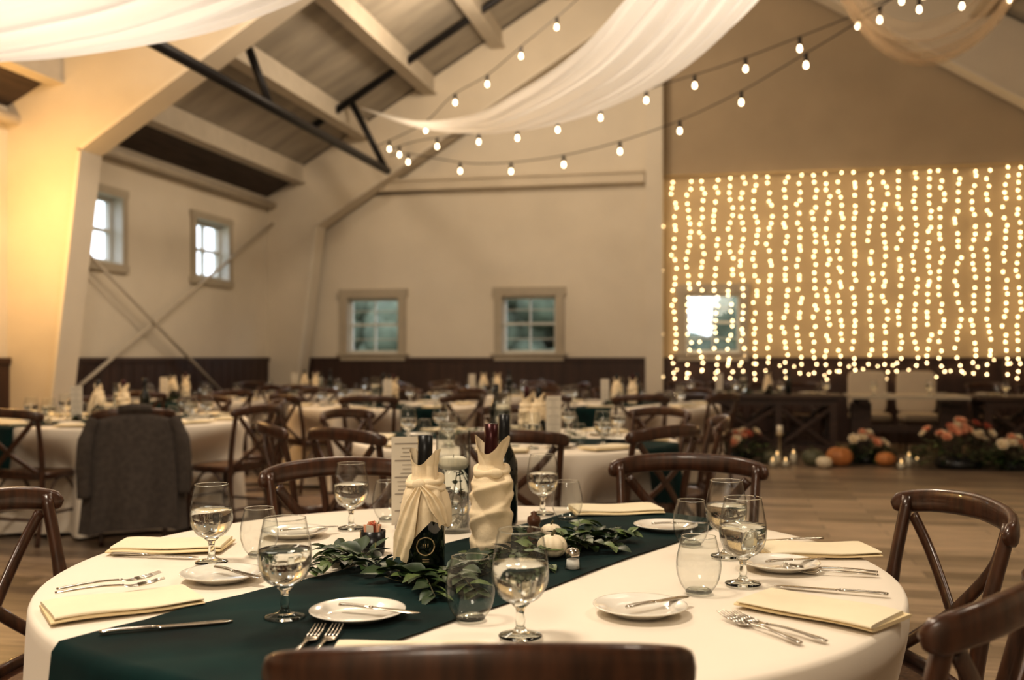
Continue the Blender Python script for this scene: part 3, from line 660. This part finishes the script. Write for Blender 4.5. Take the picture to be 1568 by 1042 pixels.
def sprig(mb,p0,p1,seed,L=0.044):
    rr=random.Random(seed); C=smooth_pts([p0,(Vector(p0)+Vector(p1))/2+Vector((0,0,0.02)),p1],4); mb.tube(C,0.0015,seg=5,mt=2)
    for i,p in enumerate(C):
        t=(C[min(i+1,len(C)-1)]-C[max(i-1,0)]).normalized(); sd=Vector((-t.y,t.x,0))
        for g in (-1,1): mb.leaf(p,t*rr.uniform(.3,.9)+sd*g+Vector((0,0,rr.uniform(0,.5))),(rr.uniform(-.3,.3),rr.uniform(-.3,.3),1),L*rr.uniform(.7,1.1),L*0.6,0 if rr.random()<.7 else 1,0.3)
mb=garland([(-.42,2.36,0),(-.33,2.26,0),(-.24,2.12,0),(-.12,2.10,0),(-.03,2.24,0),(.06,2.36,0),(.16,2.48,0),(.26,2.56,0)],230,11)
for a,b_,s in (((-.36,2.26,.01),(-.44,2.38,.01),1),((-.36,2.24,.01),(-.43,2.17,.01),2),((-.2,2.1,.01),(-.15,1.95,.01),3),((-.14,2.08,.01),(-.07,1.98,.01),4),((.1,2.42,.01),(.25,2.42,.012),5),((.18,2.5,.01),(.30,2.57,.02),6),((.15,2.5,.02),(.2,2.66,.03),7),((-.05,2.2,.01),(.08,2.22,.01),9),((.02,2.5,.01),(.02,2.62,.02),10)): sprig(mb,a,b_,s)
mb.obj('greenery_garland',[M_leaf,M_leaf2,M_stem],T(0,0,0.754),TH)
GARm=garland([(-.4,0,0),(-.2,0.04,0),(0,-.03,0),(.2,.03,0),(.4,0,0)],110,5).mesh('greenery_garland',[M_leaf,M_leaf2,M_stem])

# ---------------------------------------------------------------- other guest tables
def table_set(cu,cv,chairs,run_rot,seed,nset=8,cp=True):
    rr=random.Random(seed)
    me=cloth_mesh([math.radians(a) for a,_ in chairs],0.22,seed,0.30)
    placeT(me,'round_banquet_table',cu,cv); placeT(RUN,'table_runner',cu,cv,0,run_rot)
    for a,r in chairs: chair_at(cu,cv,a,r)
    for k in range(nset):
        a=2*math.pi*(k+0.3*rr.random())/nset+seed; c,s=math.cos(a),math.sin(a)
        def P(r,t): return cu+r*c-t*s, cv+r*s+t*c
        u,v=P(0.60,0.14); on(GOB,'water_goblet',u,v,0,0.756)
        u,v=P(0.52,0.04); on(STM,'stemless_wine_glass',u,v,0,0.756)
        u,v=P(0.58,-0.14); on(PLT,'bread_plate',u,v,0,0.756)
        u,v=P(0.79,0.0); on(NAPS[k%3],'folded_napkin',u,v,math.degrees(a)+90,0.756)
    if cp:
        ro=math.radians(run_rot)
        def Q(s,t): return cu+s*math.cos(ro)-t*math.sin(ro), cv+s*math.sin(ro)+t*math.cos(ro)
        on(WB0,'napkin_wrapped_bottle',*Q(-.17,.03),0,0.756); on(WB1,'napkin_wrapped_bottle',*Q(-.03,-.08),0,0.756); on(BOT,'wine_bottle',*Q(.16,-.05),0,0.756)
        on(VAS,'glass_cylinder_vase',*Q(.03,.09),0,0.756); on(CRD,'menu_card',*Q(-.30,.1),8,0.756); on(GARm,'greenery_garland',cu,cv,run_rot,0.757)
table_set(.02,5.8,[(-128,1.38),(-91,1.25),(-50,1.2),(-5,1.2),(42,1.35),(90,1.2),(150,1.3),(205,1.45)],150,21)
table_set(-2.95,7.6,[(-65,1.2),(-105,1.22),(-150,1.2),(-25,1.35),(20,1.2),(75,1.2),(120,1.2)],50,22)
table_set(-1.25,9.9,[(-90,1.2),(-45,1.2),(0,1.2),(45,1.2),(90,1.2),(135,1.2),(225,1.2)],120,23,6)
table_set(1.15,10.1,[(-90,1.2),(-135,1.2),(-45,1.2),(45,1.2),(90,1.2),(135,1.2)],60,24,6)
table_set(-3.65,11.0,[(-90,1.2),(-45,1.2),(0,1.2),(45,1.2)],100,25,6)
table_set(-.2,12.9,[(-120,1.2),(-60,1.2),(10,1.2),(130,1.2),(60,1.2),(180,1.2)],30,26,6)
table_set(-2.55,13.2,[(-90,1.2),(-30,1.2),(40,1.2),(100,1.2),(150,1.2)],10,27,6)
mb=MB()
def coat(a_,b_):
    th=2*math.pi*a_; c,s=math.cos(th),math.sin(th); z=0.90-0.79*b_
    w=(0.13+0.14*sstep(0,0.10,b_)+0.05*b_); dpt=(0.02+0.035*sstep(0,0.08,b_)+0.03*b_)
    k=1+0.06*math.sin(9*th+4*b_)*b_
    y=-0.30-0.02*b_+0.03*(1-b_)
    return (math.copysign(abs(c)**0.7,c)*w*k,y+math.copysign(abs(s)**0.8,s)*dpt*k*(1+0.35*math.sin(7*th)*b_)-0.03*(1-abs(c)),z-0.03*abs(c)**2*(1-b_)+0.015*math.sin(3*th)*b_)
mb.grid(coat,90,30,0,True); mb.add([coat(i/72,0) for i in range(72)],[tuple(range(72))],0)
for s in (-1,1):
    mb.tube(smooth_pts([(s*0.24,-0.31,0.83),(s*0.29,-0.33,0.70),(s*0.305,-0.335,0.5),(s*0.30,-0.34,0.33)],5),[0.04]*5+[0.05]*6+[0.045]*5,seg=12,up=(0,1,0))
mb.tube([(-0.1,-0.33,0.885),(0,-0.352,0.90),(0.1,-0.33,0.885)],0.02,0.03,seg=10)
p=math.radians(-65); uu,vv=-2.95+0.87*math.cos(p),7.6+0.87*math.sin(p)
placeT(mb.mesh('grey_coat',[M_coat]),'grey_coat',uu,vv,0,25)

# ---------------------------------------------------------------- head tables
def farm_table(L=2.3,D=0.85):
    mb=MB()
    for i in range(5): y0=-D/2+i*D/5; mb.box(-L/2,L/2,y0+0.002,y0+D/5-0.002,0.715,0.76)
    mb.box(-L/2+0.1,L/2-0.1,-D/2+0.06,-D/2+0.09,0.63,0.715); mb.box(-L/2+0.1,L/2-0.1,D/2-0.09,D/2-0.06,0.63,0.715)
    for x in (-L/2+0.14,-L/6+0.02,L/6-0.02,L/2-0.14):
        for y in (-D/2+0.09,D/2-0.09): mb.box(x-0.04,x+0.04,y-0.04,y+0.04,0,0.715)
    for y in (-D/2+0.09,D/2-0.09):
        for x0,x1 in ((-L/2+0.14,-L/6+0.02),(L/6-0.02,L/2-0.14),(-L/6+0.02,L/6-0.02)):
            mb.tube([(x0,y,0.12),(x1,y,0.62)],0.03,0.025,seg=8,sq=0.5,sm=False); mb.tube([(x0,y+0.01,0.62),(x1,y+0.01,0.12)],0.03,0.025,seg=8,sq=0.5,sm=False)
            mb.box(x0,x1,y-0.025,y+0.025,0.08,0.14)
    for x in (-L/2+0.14,L/2-0.14): mb.box(x-0.03,x+0.03,-D/2+0.09,D/2-0.09,0.08,0.14)
    return mb.mesh('farmhouse_table',[M_farm])
FT=farm_table()
def thin_table(L=1.36,D=0.8):
    mb=MB(); mb.box(-L/2,L/2,-D/2,D/2,0.72,0.76,1)
    for x in (-L/2+0.16,L/2-0.16):
        mb.box(x-0.06,x+0.06,-D/2+0.1,D/2-0.1,0,0.06); mb.box(x-0.12,x+0.12,-0.09,0.09,0.06,0.66); mb.box(x-0.06,x+0.06,-D/2+0.08,D/2-0.08,0.66,0.72)
    mb.box(-L/2+0.2,L/2-0.2,-0.03,0.03,0.3,0.38)
    return mb.mesh('sweetheart_table',[M_farm,M_trim])
TY=13.15
put(FT,'farmhouse_table',(0.27,TY,0)); put(thin_table(),'sweetheart_table',(2.16,TY,0)); put(FT,'farmhouse_table',(4.05,TY,0))
def uph_chair():
    mb=MB()
    def slab(cx,cy,cz,sx,sy,sz,mt=0,M=None):
        def fn(a,b_):
            t=2*math.pi*a; p=-math.pi/2+math.pi*b_; e=0.3
            cp=lambda x:math.copysign(abs(x)**e,x)
            return (cx+sx*cp(math.cos(p))*cp(math.cos(t)),cy+sy*cp(math.cos(p))*cp(math.sin(t)),cz+sz*cp(math.sin(p)))
        mb.grid(fn,32,17,mt,True,M)
    slab(0,0,0.44,0.25,0.25,0.05); slab(0,-0.25,0.76,0.25,0.045,0.28)
    for x in (-0.2,0.2):
        mb.tube([(x,0.2,0),(x,0.2,0.4)],[0.015,0.022],seg=8,mt=1); mb.tube([(x,-0.27,0),(x,-0.22,0.4)],[0.015,0.022],seg=8,mt=1)
    for z in (0.62,0.78,0.92): 
        for x in (-0.13,0,0.13): mb.ball((x,-0.298,z),0.01,1,8,5)
    return mb.mesh('upholstered_chair',[M_uph,M_wood])
UC=uph_chair()
put(UC,'upholstered_chair',(1.86,13.98,0),math.pi); put(UC,'upholstered_chair',(2.48,13.98,0),math.pi)
for x in (-0.55,0.0,0.55,1.05,3.3,3.9,4.5,5.0): put(CH,'dining_chair',(x,13.75,0),math.pi)
for xc in (0.27,4.05):
    for k in range(4):
        x=xc-0.85+k*0.56
        put(GOB,'water_goblet',(x+0.14,TY+0.1,0.761)); put(STM,'stemless_wine_glass',(x+0.05,TY+0.16,0.761)); put(PLT,'bread_plate',(x-0.12,TY+0.15,0.761)); put(NAPS[k%3],'folded_napkin',(x,TY+0.30,0.761))
    put(WB0,'napkin_wrapped_bottle',(xc+0.25,TY-0.1,0.762)); put(BOT,'wine_bottle',(xc+0.5,TY-0.05,0.762)); put(CRD,'menu_card',(xc-0.35,TY,0.761)); put(GARm,'greenery_garland',(xc,TY-0.12,0.763),0)
    put(VAS,'glass_cylinder_vase',(xc-0.05,TY-0.08,0.761))
for x in (1.8,2.45): put(GOB,'water_goblet',(x,TY,0.761)); put(PLT,'bread_plate',(x+0.15,TY+0.15,0.761))

# ---------------------------------------------------------------- floor flowers
def flowers(w,h,nb,seed):
    rr=random.Random(seed); mb=MB()
    mb.lathe([(0.0001,0.0),(w*0.45,0.0),(w*0.5,0.05),(w*0.40,0.12),(0.0001,0.12)],20,5)
    for i in range(230):
        a=rr.uniform(0,6.28); q=rr.uniform(0,1)**0.5; p=Vector((q*w*math.cos(a),q*w*0.55*math.sin(a),rr.uniform(0.03,h*0.85*(1-0.5*q))))
        mb.leaf(p,(math.cos(a),math.sin(a),rr.uniform(0.0,0.8)),(rr.uniform(-.4,.4),rr.uniform(-.4,.4),1),rr.uniform(0.07,0.13),0.045,0 if rr.random()<0.75 else 1,0.3)
    for i in range(nb):
        a=rr.uniform(0,6.28); q=rr.uniform(0,0.85); c=Vector((q*w*math.cos(a),q*w*0.5*math.sin(a)-0.04,0.12+h*0.75*(1-0.6*q*q)*rr.uniform(0.6,1.05)))
        r_=rr.uniform(0.04,0.07); mt=rr.choice([2,3,3,3,2,4])
        out=Vector((math.cos(a)*q,math.sin(a)*q-0.5,0.8)).normalized(); ax=out.orthogonal().normalized(); ay=out.cross(ax)
        mb.tube([Vector((c.x*0.5,c.y*0.5,0.08)),c],0.003,seg=4,mt=6)
        for ring,(np_,rad,el) in enumerate(((6,1.0,0.25),(6,0.8,0.75),(5,0.55,1.4))):
            for k in range(np_):
                b_=2*math.pi*k/np_+ring*0.5; dd=ax*math.cos(b_)+ay*math.sin(b_)+out*el
                mb.leaf(c+out*0.004*ring,dd,out-0.5*(ax*math.cos(b_)+ay*math.sin(b_)),r_*rad*1.15,r_*1.1,mt,-0.3)
        mb.ball(c+out*r_*0.35,r_*0.32,mt,8,5)
    return mb.mesh('floral_arrangement',[M_leaf,M_leaf2,M_fl1,M_fl2,M_fl3,M_black,M_stem])
FL=[flowers(0.40,0.36,22,1),flowers(0.30,0.32,14,2),flowers(0.52,0.52,38,3)]
def FP(px,v): return (px-784)*v/1540
for me,px,v in ((FL[0],1128,11.75),(FL[1],1325,11.6),(FL[2],1468,11.15),(FL[1],1552,10.9)):
    placeT(me,'floral_arrangement',FP(px,v),v)
for r_,m_,px,v in ((0.15,M_pump,1285,11.3),(0.13,M_pumpg,1245,11.35),(0.09,M_pumpw,1262,11.1),(0.11,M_pump,1356,11.3),(0.10,M_pumpg,1178,11.6)):
    placeT(pumpkin(r_,m_),'pumpkin',FP(px,v),v,0,px)
def votive(h):
    mb=MB(); mb.lathe([(0.0001,0.002),(0.045,0.002),(0.05,0.02),(0.05,h)],24,0); mb.lathe([(0.0001,0.006),(0.036,0.006),(0.036,h*0.55),(0.0001,h*0.55)],20,1)
    mb.lathe([(0.0001,h*0.56),(0.008,h*0.56+0.012),(0.005,h*0.56+0.03),(0.0001,h*0.56+0.045)],10,2)
    for z in (h*0.25,h*0.5,h*0.75,h): mb.tube([(0.0505*math.cos(a*math.pi/12),0.0505*math.sin(a*math.pi/12),z) for a in range(25)],0.002,seg=4,mt=0)
    return mb.mesh('votive_candle',[M_glass,M_wax,M_flame])
V1,V2=votive(0.12),votive(0.22)
for me,px,v in ((V2,1190,11.35),(V1,1203,11.2),(V2,1215,11.5),(V1,1183,11.2),(V2,1392,11.2),(V1,1380,11.0),(V1,1404,11.35)): placeT(me,'votive_candle',FP(px,v),v)
mb=MB(); mb.lathe([(0.0001,0),(0.04,0),(0.04,0.01),(0.012,0.02),(0.01,0.3),(0.045,0.31),(0.045,0.32),(0.0001,0.32)],20,0); mb.lathe([(0.0001,0.32),(0.035,0.32),(0.035,0.42),(0.0001,0.42)],20,1)
placeT(mb.mesh('pillar_candle_holder',[M_gold,M_wax]),'pillar_candle_holder',FP(1194,11.85),11.85)

# ---------------------------------------------------------------- lights
def plight(name,loc,e,col=(1,0.78,0.54),r=0.25):
    l=bpy.data.lights.new(name,'POINT'); l.energy=e; l.color=col; l.shadow_soft_size=r; o=bpy.data.objects.new(name,l); sc.collection.objects.link(o); o.location=loc; return o
def alight(name,loc,e,size,col=(1,0.87,0.70),rot=(0,0,0)):
    l=bpy.data.lights.new(name,'AREA'); l.energy=e; l.color=col; l.size=size; l.shape='DISK'; o=bpy.data.objects.new(name,l); sc.collection.objects.link(o); o.location=loc; o.rotation_euler=rot; return o
alight('overhead_fill',(-1.8,1.2,4.9),140,0.9); alight('overhead_fill',(2.6,2.6,5.0),55,0.9)  # unseen overhead discs, added to brighten the tables
plight('fill_light',(-2.6,7.4,4.9),215,(1,0.82,0.62)); plight('fill_light',(2.6,6.0,5.2),30)  # no fixtures here: added mid-room to brighten walls and drape
plight('fill_light',(-2.6,11.4,5.2),180,(1,0.82,0.62))  # unseen light added to lift the back of the room
plight('fill_light',(0.3,6.3,5.0),110,(1,0.91,0.80),0.4)  # added above the far drape to shine through the cloth
plight('fill_light',(-3.2,4.6,4.3),105,(1,0.91,0.80),0.4)  # added over the near drape so its cloth reads bright
plight('fill_light',(-0.3,-1.6,3.0),150,(1,0.89,0.74),0.5)  # added fill behind the camera, whitens table and drapes
plight('wall_sconce_lamp',(-6.3,7.5,2.6),90,(1,0.60,0.22),0.1)
w=bpy.data.worlds.new('world'); sc.world=w; w.use_nodes=True
bg=w.node_tree.nodes['Background']; bg.inputs[0].default_value=(0.84,0.91,1.0,1); bg.inputs[1].default_value=2.8

# ---------------------------------------------------------------- camera
cam=bpy.data.cameras.new('camera'); co=bpy.data.objects.new('camera',cam); sc.collection.objects.link(co); sc.camera=co
co.location=(0,0,CZ); co.rotation_euler=(math.radians(90),0,TH); cam.sensor_width=36; cam.lens=1540/1568*36; cam.shift_y=26/1568
cam.clip_start=0.05; cam.clip_end=200; cam.dof.use_dof=True; cam.dof.focus_distance=2.2; cam.dof.aperture_fstop=2.8
